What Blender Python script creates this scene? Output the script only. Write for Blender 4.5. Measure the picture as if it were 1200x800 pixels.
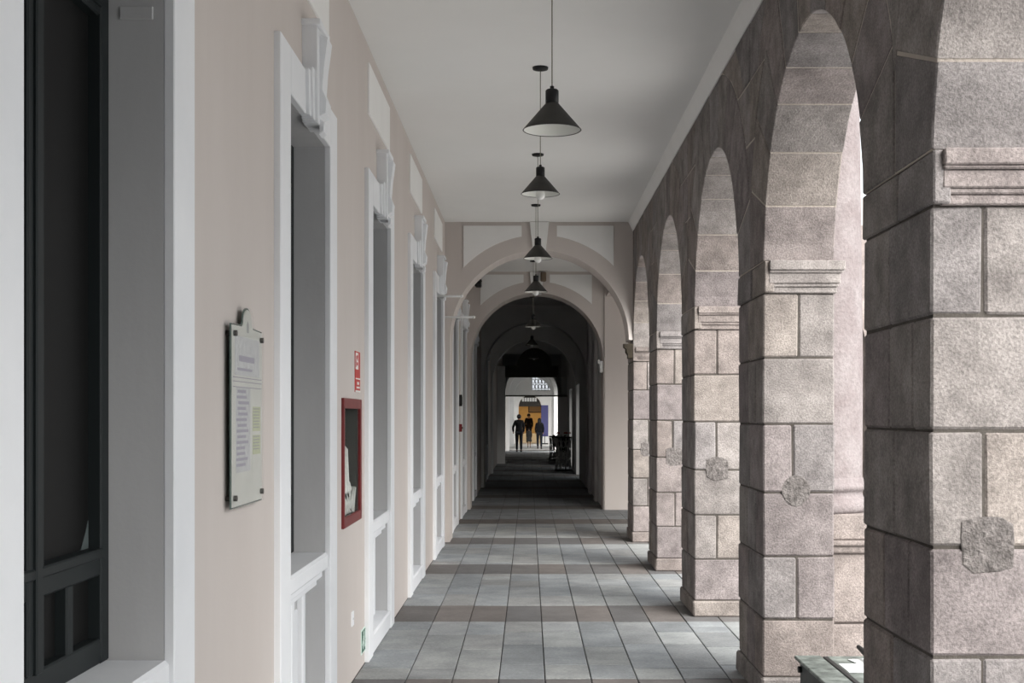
import bpy, bmesh, math, random
from mathutils import Vector
random.seed(7)
PI = math.pi
S = bpy.context.scene
COL = S.collection
for o in list(bpy.data.objects): bpy.data.objects.remove(o)

# ------------------------------------------------------------------ camera
cam_d = bpy.data.cameras.new('camera'); cam = bpy.data.objects.new('camera', cam_d); COL.objects.link(cam)
cam.location = (0, 0, 1.65); cam.rotation_euler = (PI/2, 0, 0)
cam_d.sensor_width = 36; cam_d.lens = 45.0
cam_d.shift_x = -20/1200; cam_d.shift_y = 87/1200
cam_d.clip_start = .05; cam_d.clip_end = 400
S.camera = cam
# ------------------------------------------------------------------ sky (flat bright overcast)
w = bpy.data.worlds.new('overcast'); S.world = w; w.use_nodes = True
bg = w.node_tree.nodes['Background']; bg.inputs[0].default_value = (.90, .95, 1.0, 1); bg.inputs[1].default_value = 1.25
# hazy sun over the courtyard, very soft edged
sd = bpy.data.lights.new('hazy_sun', 'SUN'); sd.energy = 6.8; sd.angle = math.radians(60); sd.color = (1, .97, .92)
sun = bpy.data.objects.new('hazy_sun', sd); COL.objects.link(sun); sun.location = (10, -6, 12)
sun.rotation_euler = Vector((-.40, .80, -.70)).to_track_quat('-Z', 'Y').to_euler()
S.view_settings.view_transform = 'Standard'; S.view_settings.look = 'None'
S.view_settings.gamma = 1; S.view_settings.use_curve_mapping = False
S.view_settings.exposure = 0.66

# ------------------------------------------------------------------ materials
MATS = {}
def mat(name, col, rough=.8, col2=None, nscale=3.0, bump=0.0, bscale=40.0, rnd=0.0, metal=0.0, spec=.3, alpha=1.0, fine=0.0, streak=1.0, emit=0.0, tints=None):
    m = bpy.data.materials.new(name); m.use_nodes = True; MATS[name] = m
    nt = m.node_tree; N = nt.nodes; L = nt.links; b = N['Principled BSDF']
    b.inputs['Roughness'].default_value = rough; b.inputs['Metallic'].default_value = metal
    b.inputs['Specular IOR Level'].default_value = spec; b.inputs['Alpha'].default_value = alpha
    b.inputs['Base Color'].default_value = (*col, 1)
    if emit: b.inputs['Emission Color'].default_value = (*col, 1); b.inputs['Emission Strength'].default_value = emit
    geo = N.new('ShaderNodeNewGeometry')
    out = None
    if col2 or tints or rnd or fine:
        mp = N.new('ShaderNodeMapping'); mp.inputs['Scale'].default_value = (1, 1, streak); L.new(geo.outputs['Position'], mp.inputs[0])
        nz = N.new('ShaderNodeTexNoise'); nz.inputs['Scale'].default_value = nscale; nz.inputs['Detail'].default_value = 6; nz.inputs['Roughness'].default_value = .65
        L.new(mp.outputs[0], nz.inputs['Vector'])
        rp = N.new('ShaderNodeValToRGB'); rp.color_ramp.elements[0].position = .33; rp.color_ramp.elements[1].position = .68
        rp.color_ramp.elements[0].color = (*col, 1); rp.color_ramp.elements[1].color = (*(col2 or col), 1)
        L.new(nz.outputs['Fac'], rp.inputs[0]); out = rp.outputs[0]
        if tints:                                          # one tint for each piece
            oi = N.new('ShaderNodeObjectInfo'); r2 = N.new('ShaderNodeValToRGB'); r2.color_ramp.interpolation = 'CONSTANT'
            e = r2.color_ramp.elements
            while len(e) < len(tints): e.new(.5)
            for i, t in enumerate(tints): e[i].position = i/len(tints); e[i].color = (*t, 1)
            L.new(oi.outputs['Random'], r2.inputs[0])
            mx = N.new('ShaderNodeMix'); mx.data_type = 'RGBA'; mx.blend_type = 'MULTIPLY'; mx.inputs[0].default_value = 1
            L.new(out, mx.inputs[6]); L.new(r2.outputs[0], mx.inputs[7]); out = mx.outputs[2]
        if rnd:
            oi = N.new('ShaderNodeObjectInfo'); mr = N.new('ShaderNodeMapRange'); mr.inputs[3].default_value = 1-rnd; mr.inputs[4].default_value = 1+rnd
            ml = N.new('ShaderNodeMath'); ml.operation = 'MULTIPLY'; ml.inputs[1].default_value = 7.31
            fr = N.new('ShaderNodeMath'); fr.operation = 'FRACT'
            L.new(oi.outputs['Random'], ml.inputs[0]); L.new(ml.outputs[0], fr.inputs[0]); L.new(fr.outputs[0], mr.inputs[0])
            hs = N.new('ShaderNodeHueSaturation'); L.new(mr.outputs[0], hs.inputs['Value']); L.new(out, hs.inputs['Color']); out = hs.outputs[0]
        if fine:
            n2 = N.new('ShaderNodeTexNoise'); n2.inputs['Scale'].default_value = bscale; n2.inputs['Detail'].default_value = 4; n2.inputs['Roughness'].default_value = .7
            L.new(geo.outputs['Position'], n2.inputs['Vector'])
            m2 = N.new('ShaderNodeMapRange'); m2.inputs[1].default_value = .3; m2.inputs[2].default_value = .7; m2.inputs[3].default_value = 1-fine; m2.inputs[4].default_value = 1+fine
            L.new(n2.outputs['Fac'], m2.inputs[0])
            h2 = N.new('ShaderNodeHueSaturation'); L.new(m2.outputs[0], h2.inputs['Value']); L.new(out, h2.inputs['Color']); out = h2.outputs[0]
        L.new(out, b.inputs['Base Color'])
    if bump:
        n3 = N.new('ShaderNodeTexNoise'); n3.inputs['Scale'].default_value = bscale; n3.inputs['Detail'].default_value = 5; n3.inputs['Roughness'].default_value = .65
        L.new(geo.outputs['Position'], n3.inputs['Vector'])
        bp = N.new('ShaderNodeBump'); bp.inputs['Strength'].default_value = bump; bp.inputs['Distance'].default_value = .02
        L.new(n3.outputs['Fac'], bp.inputs['Height']); L.new(bp.outputs[0], b.inputs['Normal'])
    return m

STONE_T = [(1, 1, 1), (.99, .95, .96), (1.04, 1.01, .97), (.9, .87, .9), (1.05, 1.05, 1.05), (.97, .92, .90), (.92, .93, .96)]
mat('pink_plaster', (.565, .513, .482), .85, (.615, .565, .535), .9, .08, 60, streak=.25)
mat('white_plaster', (.80, .795, .78), .8, (.86, .855, .845), 1.2, .05, 50)
mat('dimmed_plaster', (.58, .58, .57), .9, (.66, .66, .65), 1.5, .05, 40)  # plaster greyed in colour to deepen the shade of the passage
mat('ceiling_paint', (.80, .80, .785), .9, (.85, .85, .84), .35, .03, 30)
mat('trim_paint', (.755, .77, .795), .6, (.82, .83, .85), 1.5, .05, 45)
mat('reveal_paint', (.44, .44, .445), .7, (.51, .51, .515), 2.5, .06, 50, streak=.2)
mat('stone', (.165, .149, .143), .92, (.315, .288, .275), 5.5, .5, 95, rnd=.10, fine=.34, tints=STONE_T, spec=.15)
mat('stone_rough', (.135, .122, .117), .95, (.29, .265, .255), 26, 1.6, 55, fine=.3, spec=.1)
mat('mortar_dark', (.055, .048, .042), .95, (.10, .09, .08), 8, .5, 60)
mat('mortar_light', (.40, .35, .31), .95, (.48, .43, .38), 6, .6, 50)
mat('column_stone', (.19, .16, .16), .9, (.255, .228, .228), 5, .6, 45, fine=.15, spec=.15)
mat('slab_light', (.225, .235, .24), .66, (.335, .344, .347), 3.5, .3, 45, rnd=.13, fine=.18, spec=.35, tints=[(1, 1, 1), (.94, .96, .98), (1.1, 1.1, 1.08), (.86, .88, .90), (1.0, .98, .96)])
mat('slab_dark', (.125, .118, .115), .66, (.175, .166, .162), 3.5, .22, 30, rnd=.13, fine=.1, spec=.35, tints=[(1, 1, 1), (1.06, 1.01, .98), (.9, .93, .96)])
mat('grout', (.07, .068, .065), .95, (.11, .105, .10), 12, .3, 60)
mat('court_paving', (.48, .47, .46), .9, (.56, .55, .53), 1.5, .2, 20)
mat('frame_green', (.013, .017, .018), .55, spec=.25)
mat('dark_pane', (.010, .010, .010), .5, spec=.12)
mat('pane_film', (.10, .12, .12), .6)
mat('lamp_black', (.012, .012, .013), .5, spec=.3)
mat('lamp_shade', (.035, .033, .030), .55, (.045, .042, .038), 20)
mat('lamp_inside', (.72, .72, .68), .5)
mat('bulb', (.85, .85, .83), .25, spec=.5)
mat('cord', (.22, .21, .16), .6)
mat('red_paint', (.15, .014, .016), .4, (.18, .02, .02), 10, spec=.4)
mat('red_sign', (.50, .045, .04), .5)
mat('white_print', (.80, .79, .76), .5)
mat('green_sign', (.025, .11, .07), .5)
mat('mint_print', (.68, .80, .74), .5)
mat('acrylic_edge', (.09, .13, .12), .2, spec=.5)
mat('notice_board', (.56, .57, .53), .3, (.64, .64, .60), 5, spec=.5)
mat('notice_grey', (.46, .46, .47), .6, (.60, .60, .60), 30)
mat('notice_green', (.47, .50, .32), .6, (.56, .57, .42), 30)
mat('print_violet', (.36, .34, .40), .6)
mat('print_grey', (.36, .36, .36), .6)
mat('steel', (.35, .34, .33), .35, metal=.8)
mat('bolt', (.06, .055, .05), .4)
mat('hose_canvas', (.62, .64, .60), .85, (.76, .77, .73), 30, .4, 60)
mat('bottle_green', (.06, .16, .09), .3)
mat('cabinet_inside', (.06, .055, .05), .8)
mat('wood_dark', (.035, .03, .026), .6, (.055, .048, .04), 9, .2, 40)
mat('corbel_stone', (.03, .024, .017), .9, (.05, .04, .028), 12, .8, 50)
mat('marble_green', (.035, .045, .04), .5, (.26, .29, .265), 11, .1, 30, spec=.5)
mat('metal_dark', (.045, .05, .05), .5, (.07, .075, .073), 15)
mat('paper', (.84, .85, .84), .7)
mat('ink', (.32, .30, .33), .7)
mat('black_iron', (.02, .02, .02), .5)
mat('iron_light', (.62, .62, .60), .6)
mat('white_metal', (.78, .78, .77), .4)
mat('brown_box', (.16, .12, .085), .6)
mat('ochre', (.50, .35, .17), .8, (.56, .40, .20), 2)
mat('banner_blue', (.06, .06, .16), .7)
mat('picture_dark', (.06, .045, .04), .5)
mat('leaf', (.05, .08, .035), .7, (.09, .12, .05), 30)
mat('flower_red', (.35, .05, .04), .7)
mat('skin', (.35, .2, .14), .6)
mat('hair', (.012, .01, .009), .6)
mat('cloth_black', (.006, .006, .008), .85)
mat('cloth_navy', (.008, .01, .016), .85)
mat('cloth_grey', (.05, .048, .045), .85)
mat('cloth_jean', (.012, .014, .022), .85)
mat('shoe', (.012, .012, .012), .6)
def glassmat(name, col, alpha):
    m = mat(name, col, .06, spec=.5, alpha=alpha); return m
glassmat('clear_glass', (.30, .36, .34), .05)
glassmat('blue_glass', (.05, .065, .075), .62)
glassmat('smoky_glass', (.16, .18, .18), .35)

# ------------------------------------------------------------------ geometry helpers
class MB:
    def __init__(s): s.v = []; s.f = []; s.mi = []; s.sm = []
    def add(s, vs, fs, mi=0, smooth=False):
        o = len(s.v); s.v += [tuple(p) for p in vs]
        for f in fs: s.f.append([i+o for i in f]); s.mi.append(mi); s.sm.append(smooth)
        return s
    def box(s, x0, x1, y0, y1, z0, z1, mi=0):
        v = [(x, y, z) for z in (z0, z1) for y in (y0, y1) for x in (x0, x1)]
        return s.add(v, [(0, 2, 3, 1), (4, 5, 7, 6), (0, 1, 5, 4), (2, 6, 7, 3), (0, 4, 6, 2), (1, 3, 7, 5)], mi)
    def cbox(s, x0, x1, y0, y1, z0, z1, c=.008, j=0.0, mi=0):
        """chamfered box, corners shifted a little by j"""
        P = {}; vs = []
        X = (x0, x1); Y = (y0, y1); Z = (z0, z1)
        for ix in (0, 1):
            for iy in (0, 1):
                for iz in (0, 1):
                    q = [X[ix], Y[iy], Z[iz]]; sg = (1-2*ix, 1-2*iy, 1-2*iz)
                    jj = [random.uniform(-j, j) for _ in range(3)]
                    for ax in range(3):
                        p = [q[k]+jj[k]+(sg[k]*c if k != ax else 0) for k in range(3)]
                        P[(ix, iy, iz, ax)] = len(vs); vs.append(p)
        fs = []
        def quad(ax, sidev):
            o = [k for k in range(3) if k != ax]
            r = []
            for a, b in ((0, 0), (1, 0), (1, 1), (0, 1)):
                key = [0, 0, 0]; key[ax] = sidev; key[o[0]] = a; key[o[1]] = b
                r.append(P[(*key, ax)])
            flip = (sidev == 0) ^ (ax == 1)
            return r[::-1] if flip else r
        for ax in range(3):
            for sd in (0, 1): fs.append(quad(ax, sd))
        for a in range(3):                      # edges along axis a
            o = [k for k in range(3) if k != a]
            for s0 in (0, 1):
                for s1 in (0, 1):
                    k0 = [0, 0, 0]; k1 = [0, 0, 0]; k0[o[0]] = k1[o[0]] = s0; k0[o[1]] = k1[o[1]] = s1; k1[a] = 1
                    fs.append([P[(*k0, o[0])], P[(*k1, o[0])], P[(*k1, o[1])], P[(*k0, o[1])]])
        for ix in (0, 1):
            for iy in (0, 1):
                for iz in (0, 1): fs.append([P[(ix, iy, iz, k)] for k in range(3)])
        return s.add(vs, fs, mi)
    def prism(s, poly, a0, a1, axis='x', c=0.0, mi=0, smooth=False):
        """polygon extruded along axis; c chamfers both caps. poly in the other two axes in order"""
        n = len(poly); cx = sum(p[0] for p in poly)/n; cy = sum(p[1] for p in poly)/n
        def ins(p):
            d = math.hypot(p[0]-cx, p[1]-cy); k = max(0, (d-c*1.3)/d) if d > 1e-6 else 1
            return (cx+(p[0]-cx)*k, cy+(p[1]-cy)*k)
        def P(p, a):
            return {'x': (a, p[0], p[1]), 'y': (p[0], a, p[1]), 'z': (p[0], p[1], a)}[axis]
        rings = [[P(p, a0) for p in poly], [P(p, a1) for p in poly]] if c == 0 else \
                [[P(ins(p), a0) for p in poly], [P(p, a0+c) for p in poly], [P(p, a1-c) for p in poly], [P(ins(p), a1) for p in poly]]
        vs = [p for r in rings for p in r]; k = len(rings)
        fs = []
        for r in range(k-1):
            for i in range(n): fs.append((r*n+i, r*n+(i+1) % n, (r+1)*n+(i+1) % n, (r+1)*n+i))
        s.add(vs, fs, mi, smooth); o = len(s.v)-len(vs)
        s.f.append([o+i for i in range(n)][::-1]); s.mi.append(mi); s.sm.append(False)
        s.f.append([o+(k-1)*n+i for i in range(n)]); s.mi.append(mi); s.sm.append(False)
        return s
    def lathe(s, prof, cx, cy, n=24, a0=0, a1=2*PI, mi=0, smooth=True):
        """profile [(r,z)...] round the z axis"""
        full = abs(a1-a0-2*PI) < 1e-6; m = n if full else n+1
        vs = []
        for r, z in prof:
            for i in range(m):
                a = a0+(a1-a0)*i/n; vs.append((cx+r*math.cos(a), cy+r*math.sin(a), z))
        fs = []
        for k in range(len(prof)-1):
            for i in range(n):
                j = (i+1) % m; fs.append((k*m+i, k*m+j, (k+1)*m+j, (k+1)*m+i))
        return s.add(vs, fs, mi, smooth)
    def tube(s, pts, r, n=8, mi=0, cap=True):
        rings = []; pts = [Vector(p) for p in pts]
        for i, p in enumerate(pts):
            d = (pts[min(i+1, len(pts)-1)]-pts[max(i-1, 0)]).normalized()
            u = d.cross(Vector((0, 0, 1)));
            if u.length < .05: u = d.cross(Vector((1, 0, 0)))
            u.normalize(); v = d.cross(u); rr = r[i] if isinstance(r, (list, tuple)) else r
            rings.append([p+u*math.cos(2*PI*k/n)*rr+v*math.sin(2*PI*k/n)*rr for k in range(n)])
        vs = [q for g in rings for q in g]; fs = []
        for a in range(len(pts)-1):
            for k in range(n): fs.append((a*n+k, a*n+(k+1) % n, (a+1)*n+(k+1) % n, (a+1)*n+k))
        s.add(vs, fs, mi, True)
        if cap:
            o = len(s.v)-len(vs)
            s.f += [[o+k for k in range(n)][::-1], [o+(len(pts)-1)*n+k for k in range(n)]]; s.mi += [mi, mi]; s.sm += [False, False]
        return s
WL = {}                                            # world position of each parent
def build(name, mb, mats, parent=None, base=None, kind=None):
    if isinstance(mats, str): mats = [mats]
    me = bpy.data.meshes.new(name)
    xs = [p[0] for p in mb.v]; ys = [p[1] for p in mb.v]; zs = [p[2] for p in mb.v]
    b = Vector(base) if base else Vector(((min(xs)+max(xs))/2, (min(ys)+max(ys))/2, min(zs)))
    me.from_pydata([(p[0]-b.x, p[1]-b.y, p[2]-b.z) for p in mb.v], [], mb.f)
    for m in mats: me.materials.append(MATS[m])
    me.polygons.foreach_set('material_index', mb.mi); me.polygons.foreach_set('use_smooth', mb.sm)
    bm = bmesh.new(); bm.from_mesh(me); bmesh.ops.recalc_face_normals(bm, faces=bm.faces); bm.to_mesh(me); bm.free()
    me.update()
    o = bpy.data.objects.new(name, me); COL.objects.link(o)
    if parent is not None:
        o.parent = parent; o.location = b-WL[parent.name]
    else: o.location = b
    WL[o.name] = b
    if kind: o['kind'] = kind
    return o
def empty(name, loc, parent=None):
    o = bpy.data.objects.new(name, None); COL.objects.link(o); o.empty_display_size = .1
    l = Vector(loc); o.location = l-(WL[parent.name] if parent else Vector((0, 0, 0)))
    if parent: o.parent = parent
    WL[o.name] = l; return o
def tag(o, label, cat, group=None, kind=None):
    o['label'] = label; o['category'] = cat
    if group: o['group'] = group
    if kind: o['kind'] = kind
    return o
def clip(poly, nx, ny, d):                         # keep nx*x+ny*y <= d
    out = []
    for i in range(len(poly)):
        a = poly[i]; b = poly[(i+1) % len(poly)]; da = nx*a[0]+ny*a[1]-d; db = nx*b[0]+ny*b[1]-d
        if da <= 0: out.append(a)
        if (da < 0 < db) or (db < 0 < da):
            t = da/(da-db); out.append((a[0]+(b[0]-a[0])*t, a[1]+(b[1]-a[1])*t))
    return out
def area(p): return abs(sum(p[i][0]*p[(i+1) % len(p)][1]-p[(i+1) % len(p)][0]*p[i][1] for i in range(len(p))))/2

# ------------------------------------------------------------------ measures (metres; the corridor runs along +y)
XL, XR, XO = -1.10, 1.357, 1.77          # left wall face, arcade inner and outer face
ZC = 4.18                                # ceiling
ZT = 4.065                               # top of the stonework
ZA, RA = 2.48, 1.115                      # arch centre height and radius
P0, SP, PD = 4.32, 3.10, .87             # first pier in view, spacing, depth of a pier
NP = 5                                   # piers in view
YB = -6.0                                # closed end of the corridor behind
Y1, Y2, Y3, Y4, Y5 = 16.72, 22.5, 29.4, 36.5, 44.0      # cross arches
YE = 60.0                                # end of the roofed corridor

# ------------------------------------------------------------------ floor: bedding + slabs
fl = build('floor', MB().box(-1.45, 1.95, YB, 62, -.2, -.012), 'grout', kind='structure')
tag(fl, 'grey stone paving of the arcade with darker cross bands at each pier', 'floor')
cols = [-1.1]+[-1.06+.29*k for k in range(1, 11)]+[1.90]
cols = [c for c in cols if c <= 1.95]
rest_l, rest_d = MB(), MB()
def slab(x0, x1, y0, y1, dark, single):
    g = .0035; gy_ = .009; dz = random.uniform(-.002, .001)
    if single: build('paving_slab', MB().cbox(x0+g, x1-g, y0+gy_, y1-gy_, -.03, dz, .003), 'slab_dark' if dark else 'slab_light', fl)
    else: (rest_d if dark else rest_l).box(x0+g, x1-g, y0+gy_, y1-gy_, -.03, dz)
for i in range(-4, 18):
    b0 = P0+SP*i-.25; b1 = P0+SP*i+.62
    single = 1 <= i <= 4 or i == 5
    n1 = 1
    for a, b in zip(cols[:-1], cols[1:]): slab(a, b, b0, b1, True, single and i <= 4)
    L = SP-.87
    cuts = [[.13, .42, .71], [.2, .5, .78], [.27, .55, .8], [.13, .45, .74]][i % 4]
    for ci, (a, b) in enumerate(zip(cols[:-1], cols[1:])):
        cs = [c+(0 if random.random() < .6 else random.choice((-.05, .05))) for c in cuts if random.random() > .10]
        if random.random() < .18: cs = sorted(cs+[.9])
        ys = [0]+cs+[1]
        for u, v in zip(ys[:-1], ys[1:]):
            slab(a, b, b1+L*u, b1+L*v, False, 1 <= i <= 4)
build('paving_rest', rest_l, 'slab_light', fl, kind='stuff'); build('paving_band_rest', rest_d, 'slab_dark', fl, kind='stuff')
ct = build('floor_court', MB().box(1.95, 26, YB-4, 62, -.2, -.01).box(-14, 26, 62, 96, -.2, -.01), 'court_paving', kind='structure')
tag(ct, 'pale paving of the open courtyard outside the stone arches', 'ground')

# ------------------------------------------------------------------ ceiling and roof
cl = build('ceiling', MB().box(-1.5, 1.80, YB, YE, ZC, ZC+.35), 'ceiling_paint', kind='structure')
tag(cl, 'flat white plaster ceiling of the arcade', 'ceiling')
cv = build('trim_1', MB().prism([(1.292, ZC+.005), (1.40, ZC+.005), (1.40, ZT-.005), (1.350, ZT-.005), (1.345, ZT+.012), (1.312, ZC-.03)], YB, Y1, 'y'), 'white_plaster', kind='structure')
tag(cv, 'sloping white plaster cove between the ceiling and the stone arches', 'cove')

# ------------------------------------------------------------------ right wall: stone arcade
wr = empty('wall_right', (1.56, P0, 0)); tag(wr, 'stone arcade of round arches on square piers along the courtyard', 'arcade', kind='structure')
CT, CB = 2.545, 2.36                     # impost cap top / bottom
COURSE = [.13, .47, .834, 1.205, 1.60, 1.986, 2.36]
def cap_profile(x0, x1, y0, y1):
    mb = MB()
    for z0, z1, p in ((CB, CB+.035, .012), (CB+.035, CB+.055, .022), (CB+.055, CB+.115, .03), (CB+.115, CB+.13, .042), (CB+.13, CT, .052)):
        mb.cbox(x0+.03, x1+p, y0-p, y1+p, z0, z1, .005, .0015)
    return mb
def pier(i):
    y0 = P0+SP*i; y1 = y0+PD
    core = build('stone_pier', MB().box(XR+.010, XO-.007, y0+.009, y1-.006, 0, CT), 'mortar_dark', wr)
    build('plinth', MB().cbox(XR-.012, XO+.02, y0-.03, y1+.03, 0, .13, .012, .004), 'stone', core)
    for k in range(6):
        z0, z1 = COURSE[k], COURSE[k+1]; g = .0045
        if k % 2 == 1: xs = [XR, XR+.19+random.uniform(-.02, .02), XO]; ys = [y0, y0+.46+random.uniform(-.06, .06), y1]
        else: xs = [XR, XO]; ys = [y0, y0+.24+random.uniform(-.04, .04), y0+.53+random.uniform(-.04, .04), y1]
        for a, b in zip(xs[:-1], xs[1:]):
            for c, d in zip(ys[:-1], ys[1:]):
                build('stone_block', MB().cbox(a+(g if a > XR else random.uniform(-.003, .003)), b-(g if b < XO else 0), c+(g if c > y0 else random.uniform(-.004, .003)), d-(g if d < y1 else 0), z0+g, z1-g, .009, .0025), 'stone', core)
    build('impost_cap', cap_profile(XR, XO, y0, y1), 'stone', core)
    for a, b in ((y0-.03, y0+.4), (y0+.4, y1+.03)): build('stone_block', MB().cbox(XR+random.uniform(-.003, .003), XR+.06, a+.003, b-.003, CB+.004, CT-.004, .006, .003), 'stone', core)
    # rough square or round patch cut into the face
    zc = 1.215; xc = XR+.19; n = 14; poly = []
    sq = i != 1
    for k in range(n):
        a = 2*PI*k/n+.2
        r = (.092/max(abs(math.cos(a)), abs(math.sin(a)))**.8 if sq else .085)*random.uniform(.94, 1.05)
        poly.append((xc+r*math.cos(a), zc+r*math.sin(a)*1.05))
    build('carved_patch', MB().prism(poly, y0-.004, y0+.02, 'y', .003), 'stone_rough', core)
    # engaged column on its pedestal, towards the courtyard
    yc = (y0+y1)/2; h = (-PI/2, PI/2)
    ped = MB().cbox(XO-.02, XO+.30, yc-.31, yc+.31, 0, .42, .012, .003)
    ped.cbox(XO-.02, XO+.285, yc-.295, yc+.295, .425, .84, .012, .003)
    ped.cbox(XO-.02, XO+.315, yc-.325, yc+.325, .84, .885, .01).cbox(XO-.02, XO+.335, yc-.345, yc+.345, .885, .915, .008)
    ped.cbox(XO-.02, XO+.29, yc-.30, yc+.30, .915, 1.07, .01)
    c = build('engaged_column', MB().lathe([(.277, 1.27), (.28, 2.0), (.265, 3.3), (.24, 4.2)], XO-.01, yc, 20, *h), 'column_stone', wr)
    build('pedestal', ped, 'stone', c)
    build('column_base', MB().lathe([(0, 1.07), (.30, 1.07), (.315, 1.09), (.315, 1.125), (.30, 1.15), (.282, 1.16), (.277, 1.185), (.282, 1.20), (.298, 1.205), (.305, 1.225), (.298, 1.245), (.285, 1.25), (.283, 1.27), (.276, 1.28)], XO-.01, yc, 20, *h), 'column_stone', c)
    build('capital', MB().lathe([(.225, 4.18), (.25, 4.2), (.25, 4.23), (.23, 4.25), (.24, 4.36), (.30, 4.43), (.30, 4.50), (0, 4.50)], XO-.01, yc, 20, *h), 'column_stone', c)
for i in range(NP): pier(i)
def plain_pier(i):
    y0 = P0+SP*i; y1 = y0+PD; mb = MB().cbox(XR, XO, y0, y1, 0, CT, .01)
    o = build('stone_pier', mb, 'stone', wr); build('impost_cap', cap_profile(XR, XO, y0, y1), 'stone', o)
plain_pier(-1); plain_pier(-2)

def arch_core(i, detailed=True):
    yc = P0+SP*i-(SP-PD)/2; H = SP/2
    t0 = math.asin((CT-ZA)/RA)
    cang = math.atan2(ZT-ZA, H)
    ts = sorted([t0+(PI-2*t0)*k/32 for k in range(33)]+[cang, PI-cang])
    r = RA+(.004 if detailed else 0); e = .004 if detailed else 0
    inn = [(yc-r*math.cos(t), ZA+r*math.sin(t)) for t in ts]; out = []
    for t in ts:
        c, s = math.cos(t), math.sin(t); k = min(H/abs(c) if abs(c) > 1e-6 else 9e9, (ZT-ZA)/s); out.append((yc-k*c, ZA+k*s))
    inn = [(yc-r*math.cos(t0), CT)]+inn+[(yc+r*math.cos(t0), CT)]; out = [(yc-H, CT)]+out+[(yc+H, CT)]
    m = len(inn); vs = []
    for x in (XR+e, XO-e): vs += [(x, *p) for p in inn]+[(x, *p) for p in out]
    fs = []
    for k in range(m-1):
        fs += [(k, k+1, m+k+1, m+k), (2*m+k, 2*m+k+1, 3*m+k+1, 3*m+k), (k, k+1, 2*m+k+1, 2*m+k), (m+k, m+k+1, 3*m+k+1, 3*m+k)]
    fs += [(0, m, 3*m, 2*m), (m-1, 2*m-1, 4*m-1, 3*m-1)]
    core = build('arch_masonry', MB().add(vs, fs), 'mortar_light' if detailed else 'stone', wr)
    if not detailed: return
    n = 11; RE = 1.62; ga = .0052
    ed = [t0+(PI-2*t0)*k/n for k in range(n+1)]
    ed = [t+(random.uniform(-.025, .025) if 0 < k < n else 0) for k, t in enumerate(ed)]
    for k in range(n):
        a, b = ed[k]+ga, ed[k+1]-ga; R = RE
        if k == 0: a -= .30
        if k == n-1: b += .30
        gb = -.0016+random.uniform(0, .003)                                                  # outer gap a little wider
        pi_ = [(yc-RA*math.cos(a+(b-a)*q/3), ZA+RA*math.sin(a+(b-a)*q/3)) for q in range(4)]
        po = [(yc-R*math.cos(a+gb+(b-a-2*gb)*q/3), ZA+R*math.sin(a+gb+(b-a-2*gb)*q/3)) for q in range(4)]
        poly = pi_+po[::-1]
        for cpl in ((1, 0, yc+H-.004), (-1, 0, -(yc-H+.004)), (0, 1, ZT-.004), (0, -1, -(CT+.004))): poly = clip(poly, *cpl)
        if len(poly) > 2 and area(poly) > .004:
            build('voussoir', MB().prism(poly, XR+random.uniform(-.004, .002), XO-random.uniform(-.003, .003), 'x', .006), 'stone', core)
    # spandrel stones above the pier on the far side
    P = P0+SP*i+PD/2
    for z0, z1, ns in ((2.93, 3.32, 1), (3.33, 3.70, 2), (3.71, 4.06, 4)):
        def bound(z): return max(.01, H-math.sqrt(max(0, (RE+.012)**2-(z-ZA)**2)))
        for q in range(ns):
            f0, f1 = q/ns, (q+1)/ns; sl = random.uniform(-.02, .02)
            poly = []
            for z in (z0, (z0+z1)/2, z1):
                bnd = bound(z); poly.append((P-bnd+2*bnd*f0+(.006 if q else 0), z))
            for z in (z1, (z0+z1)/2, z0):
                bnd = bound(z); poly.append((P-bnd+2*bnd*f1-(.006 if q < ns-1 else 0), z))
            if i == NP-1: poly = clip(poly, 1, 0, P+PD/2)
            if len(poly) > 2 and area(poly) > .003:
                build('spandrel_stone', MB().prism(poly, XR+random.uniform(-.004, .002), XO-.001, 'x', .006), 'stone', core)
for i in range(NP): arch_core(i)
arch_core(-1, False)
ye = P0+SP*(NP-1)+PD
build('upper_wall', MB().box(XR+.01, XO, YB, ye, ZT, 5.6), 'stone', wr)
build('spandrel_end', MB().box(XR+.006, XO-.004, ye-PD/2, ye, CT, ZT), 'mortar_light', wr)
build('blind_wall', MB().box(XR, XO, YB, P0-2*SP, 0, ZT), 'stone', wr)
build('entablature', MB().box(XO-.01, XO+.36, YB, ye+.1, 4.5, 5.2), 'column_stone', wr)

# ------------------------------------------------------------------ left wall with window openings
WIN = [3.29+3.04*k for k in range(5)]+[18.75, 21.3]
FAR = [25.6, 32.8]
HW = .595; ZO = 3.12
HC = (7.525, 8.235, 1.025, 1.715)         # recess of the hose cabinet
mb = MB(); ye_l = YE; xa, xb = -1.36, XL
ops = [(c-HW, c+HW) for c in [WIN[0]-3.04]+WIN+FAR]
pos = YB
for a, b in ops+[(ye_l, ye_l)]:
    if pos < HC[0] < a:
        mb.box(xa, xb, pos, HC[0], 0, ZC+.1).box(xa, xb, HC[1], a, 0, ZC+.1).box(xa, xb, HC[0], HC[1], 0, HC[2]).box(xa, xb, HC[0], HC[1], HC[3], ZC+.1).box(xa, -1.28, HC[0], HC[1], HC[2], HC[3])
    else: mb.box(xa, xb, pos, a, 0, ZC+.1)
    if b > a: mb.box(xa, xb, a, b, ZO, ZC+.1)
    pos = b
mb.box(-1.42, -1.36, YB, ye_l, 0, ZC+.1)
wl = build('wall_left', mb, 'pink_plaster', kind='structure'); tag(wl, 'pale pink plaster wall with tall white framed windows', 'wall')
for c in WIN[:5]:
    build('wall_panel', MB().cbox(XL-.004, XL+.012, c-.64, min(c+.64, Y1-.03), 3.71, 4.06, .004), 'white_plaster', wl)
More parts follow.
